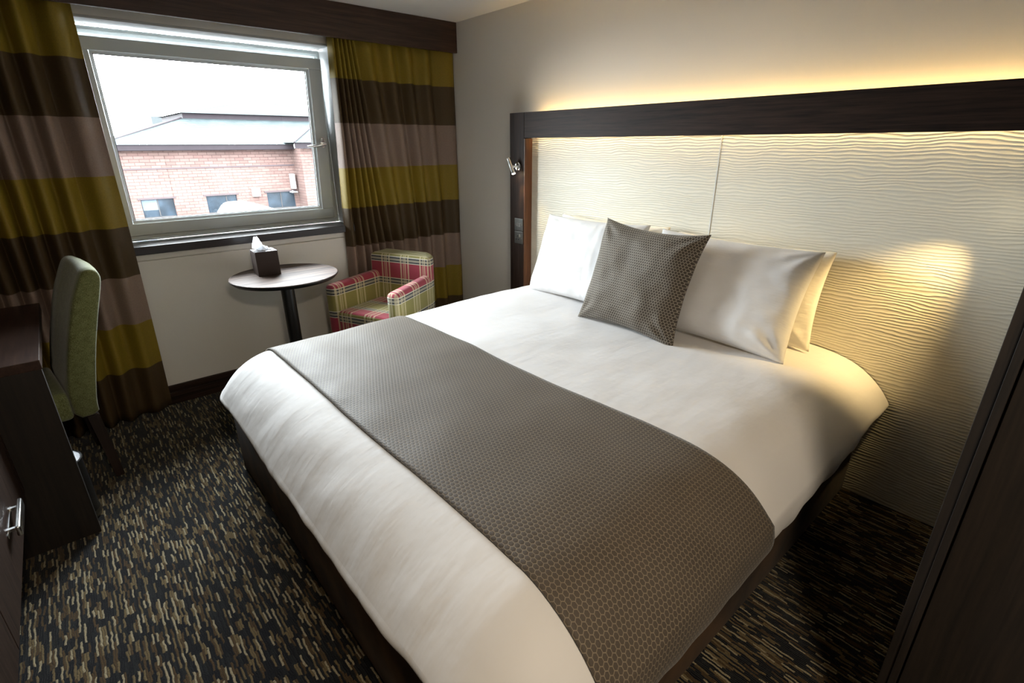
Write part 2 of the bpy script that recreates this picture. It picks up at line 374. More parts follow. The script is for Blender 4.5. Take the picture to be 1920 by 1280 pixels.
def cyl(bm, p0, p1, r0, r1=None, seg=24, cap=True):
    p0 = Vector(p0); p1 = Vector(p1); r1 = r0 if r1 is None else r1
    d = (p1-p0); L = d.length; q = d.to_track_quat('Z', 'Y').to_matrix().to_4x4()
    m = Matrix.Translation((p0+p1)/2) @ q
    bmesh.ops.create_cone(bm, cap_ends=cap, cap_tris=False, segments=seg, radius1=r0, radius2=r1, depth=L, matrix=m)
    return bm
def lathe(bm, prof, seg=48, center=(0, 0, 0)):
    c = Vector(center); rings = []
    for r, z in prof:
        if r < 1e-6: rings.append([bm.verts.new(c+Vector((0, 0, z)))])
        else: rings.append([bm.verts.new(c+Vector((r*math.cos(2*PI*i/seg), r*math.sin(2*PI*i/seg), z))) for i in range(seg)])
    for a, b_ in zip(rings, rings[1:]):
        for i in range(seg):
            j = (i+1) % seg
            if len(a) == 1: bm.faces.new((a[0], b_[j], b_[i])) if len(b_) > 1 else None
            elif len(b_) == 1: bm.faces.new((a[i], a[j], b_[0]))
            else: bm.faces.new((a[i], a[j], b_[j], b_[i]))
    bmesh.ops.recalc_face_normals(bm, faces=bm.faces); return bm
def grid(bm, f, nu, nv, uvf=None, closed_u=False):
    uvl = bm.loops.layers.uv.verify() if uvf else None
    V = [[bm.verts.new(f(i/nu, j/nv)) for i in range(nu+(0 if closed_u else 1))] for j in range(nv+1)]
    for j in range(nv):
        for i in range(nu):
            i2 = (i+1) % nu if closed_u else i+1
            fc = bm.faces.new((V[j][i], V[j][i2], V[j+1][i2], V[j+1][i]))
            if uvf:
                for lp, (a, b_) in zip(fc.loops, ((i, j), (i+1, j), (i+1, j+1), (i, j+1))):
                    lp[uvl].uv = uvf(a/nu, b_/nv)
    return V
def tube(bm, pts, r, seg=12):
    pts = [Vector(p) for p in pts]; rings = []
    for k, p in enumerate(pts):
        d = (pts[min(k+1, len(pts)-1)]-pts[max(k-1, 0)]).normalized()
        q = d.to_track_quat('Z', 'Y'); rr = r[k] if isinstance(r, (list, tuple)) else r
        rings.append([bm.verts.new(p+q @ Vector((rr*math.cos(2*PI*i/seg), rr*math.sin(2*PI*i/seg), 0))) for i in range(seg)])
    for a, b_ in zip(rings, rings[1:]):
        for i in range(seg): bm.faces.new((a[i], a[(i+1) % seg], b_[(i+1) % seg], b_[i]))
    bm.faces.new(rings[0][::-1]); bm.faces.new(rings[-1]); return bm
def prism(bm, pts, a0, a1, axis='y', mat=None):
    """closed outline pts (two coords) swept along axis from a0 to a1"""
    def mk(p, a):
        v = {'y': (p[0], a, p[1]), 'x': (a, p[0], p[1]), 'z': (p[0], p[1], a)}[axis]
        v = Vector(v); return mat @ v if mat is not None else v
    A = [bm.verts.new(mk(p, a0)) for p in pts]; Bv = [bm.verts.new(mk(p, a1)) for p in pts]
    n = len(pts); bm.faces.new(A); bm.faces.new(Bv[::-1])
    for i in range(n): bm.faces.new((A[i], Bv[i], Bv[(i+1) % n], A[(i+1) % n]))
    bmesh.ops.recalc_face_normals(bm, faces=bm.faces); return bm
def tag(o, label, cat, group=None):
    o['label'] = label; o['category'] = cat
    if group: o['group'] = group
    return o
def empty(name, loc, rz=0.0, label=None, cat=None, group=None):
    o = bpy.data.objects.new(name, None); COL.objects.link(o); o.location = loc; o.rotation_euler = (0, 0, rz)
    o.empty_display_size = 0.1
    if label: tag(o, label, cat, group)
    return o
def struct(o): o['kind'] = 'structure'; return o
def nz(p, s=1.0, seed=0.0):
    return noise.noise(Vector((p[0]*s+seed, p[1]*s+seed*1.7, p[2]*s-seed)))

# ================================================================ ROOM SHELL
H = 2.26; WX = -3.17; YB = -5.3; YW = 0.09; YF = 0.34
struct(link('floor', B(WX-.1, 0.1, YB-.1, YF, -0.1, 0.0), 'carpet', smooth=False))
struct(link('ceiling', B(WX-.1, 0.1, YB-.1, YF, H, H+0.1), 'ceiling', smooth=False))
struct(link('wall_right', B(0.0, 0.1, YB-.1, YF, 0.0, H), 'wall', smooth=False))
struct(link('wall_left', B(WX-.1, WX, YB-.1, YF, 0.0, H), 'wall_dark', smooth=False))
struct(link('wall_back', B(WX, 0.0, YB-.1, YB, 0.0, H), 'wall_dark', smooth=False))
# window wall with an opening
OX0, OX1, OZ0, OZ1 = -2.235, -0.89, 0.925, 2.05
bm = bmesh.new()
box(bm, WX, OX0, YW, YF, 0, H); box(bm, OX1, 0, YW, YF, 0, H)
box(bm, OX0, OX1, YW, YF, 0, 0.905); box(bm, OX0, OX1, YW, YF, OZ1, H)
wf = struct(link('wall_front', bm, 'wall_low', smooth=False))
# boxed lower panel with a joint line below the sill
bm = bmesh.new(); box(bm, -2.6, -0.45, 0.078, YW, 0.872, 0.905, 0.002); box(bm, -2.6, -0.45, 0.078, YW, 0.0, 0.868, 0.002)
link('boxing_panel', bm, 'wall_low', wf, smooth=False)
bm = B(WX+.001, -0.001, 0.058, 0.0775, 0.0, 0.115, 0.004); box(bm, WX+.001, -0.001, 0.050, 0.0775, 0.0, 0.075, 0.003)
struct(link('baseboard_front', bm, 'wenge_x', smooth=False))
# ---- window
win = empty('window_1', (0, 0, 0)); struct(win)
link('window_sill', B(OX0-.02, OX1+.012, 0.052, 0.262, 0.906, 0.952, 0.003), 'sill_wood', win, smooth=False)
bm = bmesh.new()
def ring_boxes(bm, x0, x1, z0, z1, y0, y1, t, bev=0.004):
    box(bm, x0, x1, y0, y1, z1-t, z1, bev); box(bm, x0, x1, y0, y1, z0, z0+t, bev)
    box(bm, x0, x0+t, y0, y1, z0+t, z1-t, bev); box(bm, x1-t, x1, y0, y1, z0+t, z1-t, bev)
ring_boxes(bm, -2.225, -0.897, 0.953, 2.032, 0.262, 0.335, 0.052)
ring_boxes(bm, -2.205, -0.915, 0.965, 2.014, 0.250, 0.265, 0.020, 0.003)
link('window_frame', bm, 'upvc', win, smooth=False)
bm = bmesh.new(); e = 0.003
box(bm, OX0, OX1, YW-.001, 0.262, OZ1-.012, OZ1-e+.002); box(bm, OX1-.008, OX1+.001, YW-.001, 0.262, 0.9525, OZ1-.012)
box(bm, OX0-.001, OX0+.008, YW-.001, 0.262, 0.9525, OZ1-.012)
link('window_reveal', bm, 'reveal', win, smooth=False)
# tilted sash, local: x as world, z height from its lower edge, y outward
sash = bpy.data.objects.new('window_sash', None)
COL.objects.link(sash)
sash.location = (0, 0.243, 0.985); tilt = math.atan2(0.095, 0.985); sash.rotation_euler = (tilt, 0, 0); sash.parent = win
sx0, sx1, sh = -2.19, -0.937, 0.99
gx0, gx1, gz0, gz1 = -2.092, -1.032, 0.083, 0.915
bm = bmesh.new()
box(bm, sx0, sx1, 0, 0.066, 0, gz0-.014, 0.004); box(bm, sx0, sx1, 0, 0.066, gz1+.014, sh, 0.004)
box(bm, sx0, gx0-.014, 0, 0.066, gz0-.014, gz1+.014, 0.004); box(bm, gx1+.014, sx1, 0, 0.066, gz0-.014, gz1+.014, 0.004)
link('sash_frame', bm, 'upvc', sash, smooth=False)
bm = bmesh.new()   # slanted glazing bead
def bead(bm, a, b_, inn):
    a = Vector(a); b_ = Vector(b_); inn = Vector(inn)
    q = [a-inn*.015, b_-inn*.015, b_, a]
    V1 = [bm.verts.new((a.x-inn.x*.015, 0.004, a.z-inn.z*.015)), bm.verts.new((b_.x-inn.x*.015, 0.004, b_.z-inn.z*.015)),
          bm.verts.new((b_.x, 0.016, b_.z)), bm.verts.new((a.x, 0.016, a.z)),
          bm.verts.new((a.x, 0.034, a.z)), bm.verts.new((b_.x, 0.034, b_.z))]
    bm.faces.new(V1[:4]); bm.faces.new((V1[3], V1[2], V1[5], V1[4]))
o_ = .014
c = [(gx0-o_, 0, gz0-o_), (gx1+o_, 0, gz0-o_), (gx1+o_, 0, gz1+o_), (gx0-o_, 0, gz1+o_)]
gi = [(gx0, 0, gz0), (gx1, 0, gz0), (gx1, 0, gz1), (gx0, 0, gz1)]
for k in range(4):
    a, b_, c2, d2 = c[k], c[(k+1) % 4], gi[(k+1) % 4], gi[k]
    v = [bm.verts.new((a[0], 0.003, a[2])), bm.verts.new((b_[0], 0.003, b_[2])), bm.verts.new((c2[0], 0.018, c2[2])), bm.verts.new((d2[0], 0.018, d2[2])),
         bm.verts.new((c2[0], 0.034, c2[2])), bm.verts.new((d2[0], 0.034, d2[2]))]
    bm.faces.new(v[:4]); bm.faces.new((v[3], v[2], v[4], v[5]))
bmesh.ops.remove_doubles(bm, verts=bm.verts, dist=1e-5); bmesh.ops.recalc_face_normals(bm, faces=bm.faces)
link('glazing_bead', bm, 'upvc', sash, smooth=False)
bm = bmesh.new(); t_ = .0035
box(bm, gx0, gx1, 0.028, 0.033, gz0, gz0+t_); box(bm, gx0, gx1, 0.028, 0.033, gz1-t_, gz1)
box(bm, gx0, gx0+t_, 0.028, 0.033, gz0, gz1); box(bm, gx1-t_, gx1, 0.028, 0.033, gz0, gz1)
link('rubber_gasket', bm, 'gasket', sash, smooth=False)
link('window_pane', B(gx0-.008, gx1+.008, 0.034, 0.038, gz0-.008, gz1+.008), 'glass', sash, smooth=False)
bm = bmesh.new()
hx, hz = -0.975, 0.50
prism(bm, [(hx+0.014*math.cos(a), hz+0.034*math.sin(a)) for a in [2*PI*i/24 for i in range(24)]], -0.009, 0.001, 'y')
cyl(bm, (hx, -0.009, hz-.006), (hx, -0.040, hz-.006), 0.0085)
tube(bm, [(hx+.006, -0.040, hz-.006), (hx-.03, -0.046, hz-.010), (hx-.075, -0.044, hz-.018), (hx-.112, -0.034, hz-.022)], [0.009, 0.0085, 0.0075, 0.006], 14)
cyl(bm, (hx, -0.0095, hz+.018), (hx, -0.016, hz+.018), 0.006)
link('window_handle', bm, 'chrome', sash, autos=50)

# ---- pelmet (boxed curtain top)
tag(link('pelmet', B(WX+.002, -0.002, -0.022, 0.0, 2.071, H-.001, 0.0015), 'pelmet', smooth=False),
    'dark brown wooden pelmet board across the top of the window wall, hiding the curtain heads', 'pelmet')

# ================================================================ CURTAINS
def curtain(name, label, xs, folds, yc, amp, seed, z0=0.012, z1=2.14, ph0=0.0):
    """xs: list of (s, x_at_top, x_at_z=.8, x_at_floor); folds: list of s positions of crests"""
    bm = bmesh.new()
    def interp(tab, s, col):
        for a, b_ in zip(tab, tab[1:]):
            if s <= b_[0]+1e-9:
                f = (s-a[0])/(b_[0]-a[0]); return a[col]*(1-f)+b_[col]*f
        return tab[-1][col]
    def phase(s):
        for k, (a, b_) in enumerate(zip(folds, folds[1:])):
            if s <= b_+1e-9: return k+(s-a)/(b_-a)
        return len(folds)-1
    def f(u, v):
        z = z0+(z1-z0)*v
        xt, xm, xb = interp(xs, u, 1), interp(xs, u, 2), interp(xs, u, 3)
        if z > 0.8: g = (z-0.8)/(z1-0.8); x = xm*(1-g)+xt*g
        else: g = z/0.8; x = xb*(1-g)+xm*g
        ph = (phase(u)+ph0)*2*PI
        am = interp(amp, u, 1)*(1+0.25*nz((u*9, z*1.2, seed)))
        cs = math.cos(ph+0.5*nz((u*5, z*0.9, seed+3)))
        y = interp(yc, u, 1)+(interp(yc, u, 2)-interp(yc, u, 1))*(1-v) + am*(-cs*0.9-0.18*math.cos(2*ph)) + 0.004*nz((x*8, z*2.5, seed+9))
        x += 0.22*am*math.sin(ph)+0.004*nz((x*6, z*2, seed+5))
        return Vector((x, y, z))
    nu = 40*(len(folds)-1)
    grid(bm, f, min(nu, 420), 44)
    o = link(name, bm, 'curtain', autos=None)
    md = o.modifiers.new('thickness', 'SOLIDIFY'); md.thickness = 0.003; md.offset = 0
    tag(o, label, 'curtain', None); return o
# right curtain: six tight pleats at its left, broader folds to the right
curtain('curtain', 'olive, brown and mauve banded curtain hanging right of the window, behind the tartan armchair',
        [(0.0, -0.915, -0.958, -0.985), (0.10, -0.885, -0.88, -0.89), (0.5, -0.76, -0.60, -0.56), (0.75, -0.42, -0.33, -0.30), (1.0, -0.012, -0.010, -0.010)],
        [0.0, 0.10, 0.18, 0.26, 0.34, 0.42, 0.50, 0.61, 0.72, 0.81, 0.91, 1.05],
        [(0, 0.041, 0.034), (0.5, 0.041, 0.034), (1, 0.042, 0.040)],
        [(0, 0.031), (0.1, 0.031), (0.3, 0.026), (0.5, 0.030), (0.7, 0.031), (1, 0.028)], 2.0, ph0=0.5)
curtain('curtain', 'dark banded curtain left of the window, hanging behind the green desk chair',
        [(0.0, -3.145, -3.12, -3.12), (0.30, -2.90, -2.86, -2.86), (0.72, -2.40, -2.42, -2.44), (1.0, -2.135, -2.15, -2.17)],
        [0.0, 0.09, 0.18, 0.27, 0.36, 0.44, 0.51, 0.58, 0.65, 0.73, 0.84, 1.0],
        [(0, 0.043, -0.07), (0.7, 0.043, -0.03), (1, 0.043, 0.022)],
        [(0, 0.034), (0.5, 0.034), (0.8, 0.034), (1, 0.026)], 7.0, ph0=0.5)

# ================================================================ HEADBOARD WALL UNIT
hb = empty('headboard', (-0.04, -2.0, 0), 0, 'wall-wide headboard with dark wood post and top rail around a rippled cream panel', 'headboard')
def hpart(name, bm, mat, parent=hb, **k):
    o = link(name, bm, mat, parent, **k)
    o.matrix_parent_inverse = Matrix.Translation((0.04, 2.0, 0)); return o
hpart('panel', B(-0.012, -0.0005, -2.098, -0.80, 0.002, 1.53), 'ripple', smooth=False)
hpart('panel', B(-0.012, -0.0005, -3.305, -2.104, 0.002, 1.53), 'ripple', smooth=False)
hpart('joint_strip', B(-0.0145, -0.0005, -2.104, -2.098, 0.002, 1.53), 'silver', smooth=False)['label'] = 'thin silver joint strip'
pbm = B(-0.080, -0.0005, -0.815, -0.680, 0.0, 1.652, 0.0015)
hpart('post', pbm, 'wenge_z', smooth=False)
hpart('post_return', B(-0.078, -0.012, -0.821, -0.815, 0.0, 1.50), 'recess_wood', smooth=False)['label'] = 'lighter reddish wood return'
hpart('top_rail', B(-0.080, -0.040, -3.305, -0.8165, 1.503, 1.652, 0.0015), 'wenge_y', smooth=False)
hpart('rail_back', B(-0.040, -0.0005, -3.305, -0.8165, 1.560, 1.590), 'wenge_y', smooth=False)
hpart('led_strip', B(-0.034, -0.024, -3.30, -0.90, 1.591, 1.597), 'led_top', smooth=False)['label'] = 'warm light strip above the rail'
hpart('led_strip', B(-0.036, -0.026, -3.30, -0.86, 1.553, 1.559), 'led_under', smooth=False)['label'] = 'warm light strip under the rail'

def reading_lamp(y, z, d, label, hidden_power, x=-0.080, cone=62, arm=0.0):
    """round rose with a short tubular head on an arm"""
    r = empty('reading_lamp', (x, y, z), 0, label, 'wall lamp', None)
    bm = bmesh.new(); cyl(bm, (0.0004, 0, 0), (-0.012, 0, 0), 0.027, 0.027, 32); cyl(bm, (-0.012, 0, 0), (-0.016, 0, 0), 0.027, 0.021, 32)
    link('wall_rose', bm, 'chrome', r, autos=30)
    side = 1 if d[1] < 0 else -1
    d = Vector(d).normalized()
    hc = Vector((-0.050-arm, 0.020*side, 0.003))
    bm = bmesh.new(); cyl(bm, (-0.014, 0, 0), (-0.040-arm, 0.004*side, 0.0), 0.007, 0.007, 16)
    bmesh.ops.create_uvsphere(bm, u_segments=16, v_segments=10, radius=0.010, matrix=Matrix.Translation((-0.040-arm, 0.006*side, 0)))
    link('swivel_arm', bm, 'chrome', r, autos=40)
    a, b_ = hc-d*0.052, hc+d*0.050
    bm = bmesh.new(); cyl(bm, a, b_, 0.0125, 0.0125, 28)
    link('lamp_head', bm, 'chrome', r, autos=30)
    bm = bmesh.new(); cyl(bm, b_, b_+d*0.003, 0.0105, 0.0105, 24)
    link('bulb', bm, 'bulb', r)
    q = (-d).to_track_quat('Z', 'Y')
    l = bpy.data.lights.new('reading_spot', 'SPOT'); l.energy = hidden_power; l.color = (1.0, 0.70, 0.30)
    l.spot_size = math.radians(cone); l.spot_blend = 1.0; l.shadow_soft_size = 0.012
    lo = bpy.data.objects.new('reading_spot', l); COL.objects.link(lo); lo.parent = r
    lo.location = b_+d*0.006; lo.rotation_mode = 'QUATERNION'; lo.rotation_quaternion = q
    return r
reading_lamp(-0.768, 1.333, (0.10, -0.42, -1.0), 'small chrome tubular reading lamp, lit, on the headboard post', 2.0)
reading_lamp(-3.215, 1.335, (0.05, 0.50, -0.66), 'small chrome reading lamp at the right end of the headboard', 14, -0.0125, 60, 0.085)

# switch and socket plates on the post
sp = empty('light_switch', (-0.0800, -0.772, 0.960), 0, 'square steel light switch plate, above the socket on the headboard post', 'switch')
link('plate', B(-0.006, -0.0003, -0.041, 0.041, -0.041, 0.041, 0.0015), 'steel', sp, smooth=False)
for k in range(3):
    link('rocker', B(-0.010, -0.0062, -0.0185+0.0125*k, -0.0075+0.0125*k, -0.012, 0.012, 0.001), 'chrome', sp, smooth=False)
for s_ in (-1, 1):
    bm = bmesh.new(); cyl(bm, (-0.0062, 0.030*s_, 0), (-0.0078, 0.030*s_, 0), 0.0032, seg=12); link('screw', bm, 'chrome', sp, smooth=False)
so = empty('wall_socket', (-0.0800, -0.772, 0.874), 0, 'steel three-pin power socket, below the switch on the headboard post', 'socket')
link('plate', B(-0.006, -0.0003, -0.041, 0.041, -0.041, 0.041, 0.0015), 'steel', so, smooth=False)
for (yy, zz, a, b_) in ((0.010, 0.010, .0028, .005), (0.021, -0.012, .0045, .003), (-0.001, -0.012, .0045, .003)):
    link('pin_hole', B(-0.0072, -0.0062, yy-a, yy+a, zz-b_, zz+b_), 'socket_black', so, smooth=False)
link('rocker', B(-0.012, -0.0062, -0.021, -0.011, 0.005, 0.023, 0.001), 'chrome', so, smooth=False)
for s_ in (-1, 1):
    bm = bmesh.new(); cyl(bm, (-0.0062, 0.030*s_, -.004), (-0.0078, 0.030*s_, -.004), 0.0032, seg=12); link('screw', bm, 'chrome', so, smooth=False)

# ================================================================ BED
bed = empty('bed', (-1.02, -1.93, 0), 0, 'large divan bed with brown suede base standing against the rippled panel', 'bed')
def bpart(name, bm, mat, **k):
    o = link(name, bm, mat, bed, **k); o.matrix_parent_inverse = Matrix.Translation((1.02, 1.93, 0)); return o
bpart('divan_base', B(-2.022, -0.02, -2.915, -0.925, 0.0, 0.365, 0.018, 3), 'suede')
bpart('mattress', B(-1.98, -0.04, -2.86, -0.985, 0.366, 0.47, 0.05, 4), 'mattress')

# draped outline: rounded rectangle, open at the headboard side
DX0, DX1, DY0, DY1, RC = -2.068, -0.018, -2.985, -0.868, 0.23
def edge_d(x, y):
    """distance inside the outline"""
    cy = (DY0+DY1)/2; hy = (DY1-DY0)/2
    qx = -(x-DX0)+RC; qy = abs(y-cy)-hy+RC
    return RC-(math.hypot(max(qx, 0), max(qy, 0))+min(max(qx, qy), 0))
def prof(d):
    return 0.632-0.165*max(0.0, 1-max(d, 0)/0.5)**4.7
def base_top(x, y):
    return 0.632 + 0.010*max(0, 1-abs((x+0.45)/0.7)) - 0.012*min(1, max(0, (-x-1.2)/0.8))
def bulk(p):
    return 0.010*nz(p, 2.3, 4.0)+0.004*nz(p, 6.0, 8.0)
def surf(x, y):
    z = prof(edge_d(x, y))+base_top(x, y)-0.632
    d = edge_d(x, y); z += 0.008*math.exp(-max(0, d-.03)/0.16)*min(1, d/0.05)*nz((x*1.6-y*0.9, y*1.6+x*0.9, z), 4.5, 21.0)
    return Vector((x, y, z+bulk((x, y, z))))
def hem_z(x, y):
    h = 0.405
    if y < -2.7:
        f = min(1, max(0, (x+1.2)/1.0)); h = 0.335+0.10*f*f
        if x < -1.75: h += 0.07*min(1, (-1.75-x)/0.3)
    elif x < -1.9:
        h = 0.400+0.03*min(1, max(0, (y+1.6)/0.7))
    return h+0.014*nz((x, y, 0), 3.0, 2.0)
def skirt(x, y, nx, ny, g, hem=None):
    p0 = surf(x, y); z0 = hem_z(x, y) if hem is None else hem
    z = p0.z+(z0-p0.z)*g
    out = 0.012*math.sin(g*PI)-0.022*g*g
    wr = 0.020*g*nz((x*3.2+y*3.2, (x-y)*3.2, z*0.8), 1.0, 12.0)+0.009*g*nz((x+y, x-y, z*0.6), 9.0, 3.0)
    return Vector((x+nx*(out+wr), y+ny*(out+wr), z))
def cl(t):  # cluster 0..1 to both ends
    return 0.5*(1-math.cos(PI*t))*0.75+t*0.25 if True else t
def foot_x(t): # dense at the foot
    return DX1+(DX0-DX1)*math.sin(t*PI/2)**0.9
def yspan(x):
    if x >= DX0+RC: return DY0, DY1
    k = RC-math.sqrt(max(0, RC*RC-(DX0+RC-x)**2)); return DY0+k, DY1-k
def duvet_mesh():
    bm = bmesh.new(); NX, NY, NS = 170, 150, 10
    V = []
    for i in range(NX+1):
        x = foot_x(i/NX); lo, hi = yspan(x)
        V.append([bm.verts.new(surf(x, hi+(lo-hi)*cl(j/NY))) for j in range(NY+1)])
    for i in range(NX):
        for j in range(NY): bm.faces.new((V[i][j], V[i][j+1], V[i+1][j+1], V[i+1][j]))
    rim = [V[i][0] for i in range(NX)]+V[NX]+[V[i][NY] for i in range(NX-1, -1, -1)]
    P = [v.co.copy() for v in rim]; prev = rim
    nr = []
    for k, p in enumerate(P):
        a, b_ = P[max(0, k-1)], P[min(len(P)-1, k+1)]; t = Vector((b_.x-a.x, b_.y-a.y, 0)).normalized()
        nr.append(Vector((t.y, -t.x, 0)))
    if nr[0].y < 0: nr = [-q for q in nr]
    for s_ in range(1, NS+1):
        cur = [bm.verts.new(skirt(p.x, p.y, q.x, q.y, s_/NS)) for p, q in zip(P, nr)]
        for k in range(len(P)-1): bm.faces.new((prev[k], prev[k+1], cur[k+1], cur[k]))
        prev = cur
    # hem turned under
    cur = [bm.verts.new(v.co-q*0.016-Vector((0, 0, -0.002))) for v, q in zip(prev, nr)]
    for k in range(len(P)-1): bm.faces.new((prev[k], prev[k+1], cur[k+1], cur[k]))
    bmesh.ops.recalc_face_normals(bm, faces=bm.faces)
    if V[NX//2][NY//2].normal.z < 0: bmesh.ops.reverse_faces(bm, faces=bm.faces)
    return bm
dv = tag(link('duvet', duvet_mesh(), 'duvet', autos=None), 'plump white duvet spread over the whole bed and hanging down its sides', 'duvet')
# ---- bed scarf (runner)
def runner_mesh():
    bm = bmesh.new(); uvl = bm.loops.layers.uv.verify(); NU = 44; V = []; S_ = []
    for i in range(NU+1):
        u = i/NU; x = -1.838+0.664*u; pts = []
        for j in range(14): pts.append(skirt(x, DY1, 0, 1, 1-j/14, 0.36)+Vector((0, 0.007, 0)))
        for j in range(141):
            t = j/140; y = DY1+(DY0-DY1)*cl(t); p = surf(x, y)
            e_ = 0.004; q = surf(x, min(DY1, y+e_)); r_ = surf(x, max(DY0, y-e_)); tn = (r_-q).normalized()
            nn = Vector((0, tn.z, -tn.y)); nn = nn if nn.z > 0 else -nn
            pts.append(p+nn*0.008)
        for j in range(1, 15): pts.append(skirt(x, DY0, 0, -1, j/14, 0.312)+Vector((0, -0.007, 0)))
        acc = 0; ss = []; col = []
        for j, p in enumerate(pts):
            if j: acc += (p-pts[j-1]).length
            ss.append(acc); v = j/(len(pts)-1); fl = max(0, (v-0.62)/0.38)
            col.append(bm.verts.new((p.x+fl*0.085*u+0.008*nz((0, p.y*1.5, u*0.6), 1, 5), p.y, p.z)))
        V.append(col); S_.append(ss)
    for i in range(NU):
        for j in range(len(V[0])-1):
            f = bm.faces.new((V[i][j], V[i+1][j], V[i+1][j+1], V[i][j+1]))
            for lp, (a, b_) in zip(f.loops, ((i, j), (i+1, j), (i+1, j+1), (i, j+1))):
                lp[uvl].uv = (a/NU*0.70, S_[a][b_])
    bmesh.ops.recalc_face_normals(bm, faces=bm.faces)
    return bm
rn = link('bed_runner', runner_mesh(), 'runner', autos=None)
md = rn.modifiers.new('thickness', 'SOLIDIFY'); md.thickness = 0.004; md.offset = 0
tag(rn, 'grey-taupe bed runner with a fine net pattern lying across the white duvet', 'bed runner')

# ---- pillows
def pillow_mesh(wd, ht, th, conc=0.05, seam=None, seed=0.0, pw=0.5, nn=56, lump=0.012, uvscale=True, flange=0.0):
    bm = bmesh.new(); uvl = bm.loops.layers.uv.verify()
    def f(u, v, sgn):
        a, b_ = u*2-1, v*2-1
        # denser towards the edges
        a = math.copysign(abs(a)**0.8, a); b_ = math.copysign(abs(b_)**0.8, b_)
        x = a*wd/2*(1-conc*(1-b_*b_)*abs(a)**2.5); y = b_*ht/2*(1-conc*1.2*(1-a*a)*abs(b_)**2.5)
        e = max(0.0, (1-abs(a)**3.2))*max(0.0, (1-abs(b_)**3.2))
        z = th*(e**pw)*(1.0 if sgn > 0 else 0.62)
        p = (x, y, 0)
        z += e**0.5*lump*(nz((x, y, sgn), 7.0, seed)+0.6*nz((x, y, sgn), 15.0, seed+2))
        # pull wrinkles out of the corners
        for cx_, cy_ in ((1, 1), (1, -1), (-1, 1), (-1, -1)):
            dx, dy = a-cx_, b_-cy_; r = math.hypot(dx, dy)
            if r < 0.9:
                ang = math.atan2(dy, dx)
                z += sgn*0.0065*math.sin(ang*11+seed+cx_+2*cy_)*math.exp(-((r-0.34)/0.22)**2)*(e**0.25)
        if seam is not None and sgn > 0:
            z -= 0.0035*math.exp(-((x-seam*wd/2)/0.005)**2)
        z = max(z, 0.002) if sgn > 0 else z
        return Vector((x, y, sgn*z if sgn > 0 else -abs(z)))
    P = {}
    for sgn in (1, -1):
        V = [[bm.verts.new(f(i/nn, j/nn, sgn)) for i in range(nn+1)] for j in range(nn+1)]
        for j in range(nn):
            for i in range(nn):
                q = (V[j][i], V[j][i+1], V[j+1][i+1], V[j+1][i]); q = q if sgn > 0 else q[::-1]
                fc = bm.faces.new(q)
                for lp in fc.loops: lp[uvl].uv = (lp.vert.co.x, lp.vert.co.y)
        P[sgn] = V
    # weld the rims
    for j in range(nn+1):
        for i in range(nn+1):
            if i in (0, nn) or j in (0, nn):
                P[-1][j][i].co = P[1][j][i].co = Vector((P[1][j][i].co.x, P[1][j][i].co.y, 0))
    bmesh.ops.remove_doubles(bm, verts=bm.verts, dist=1e-5)
    return bm
def place(o, center, up, roll=0.0):
    """local x -> world -y (photo right), local y -> up, local z -> out of the face"""
    up = Vector(up).normalized(); xx = Vector((0, -1, 0)); xx = (xx-up*xx.dot(up)).normalized()
    zz = xx.cross(up)
    if roll: q = Matrix.Rotation(roll, 3, zz); xx = q @ xx; up = q @ up
    m = Matrix((xx, up, zz)).transposed().to_4x4(); m.translation = Vector(center)
    o.matrix_world = m
def lean(xb, zb, xt, zt, yc, roll=0.0):
    return (( (xb+xt)/2, yc, (zb+zt)/2), (xt-xb, 0, zt-zb), roll)
pg = 'pillows propped against the headboard panel'
def pillow(label, wd, ht, th, mat, pos, seam, seed, lump=0.012):
    o = link('pillow', pillow_mesh(wd, ht, th, 0.05, seam, seed, lump=lump), mat, autos=None)
    place(o, *pos); tag(o, label, 'pillow', pg); return o
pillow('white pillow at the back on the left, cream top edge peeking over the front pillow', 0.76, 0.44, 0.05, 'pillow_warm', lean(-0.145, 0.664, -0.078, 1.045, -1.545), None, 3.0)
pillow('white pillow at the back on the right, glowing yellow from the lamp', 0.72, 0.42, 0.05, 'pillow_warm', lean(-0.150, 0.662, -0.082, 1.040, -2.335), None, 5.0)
pillow('white front pillow on the left, half behind the grey cushion', 0.72, 0.47, 0.085, 'pillow', lean(-0.325, 0.662, -0.168, 1.055, -1.505, 0.015), 0.25, 1.0)
pillow('large white front pillow right of the grey cushion', 0.745, 0.47, 0.09, 'pillow', lean(-0.345, 0.662, -0.170, 1.050, -2.305, -0.01), -0.02, 8.0)
cu = link('cushion', pillow_mesh(0.565, 0.52, 0.085, 0.10, None, 11.0, 0.55, lump=0.010), 'cushion', autos=None)
place(cu, *lean(-0.502, 0.652, -0.345, 1.088, -1.997, -0.03))
tag(cu, 'square grey-brown cushion with net pattern leaning on the white pillows', 'cushion')

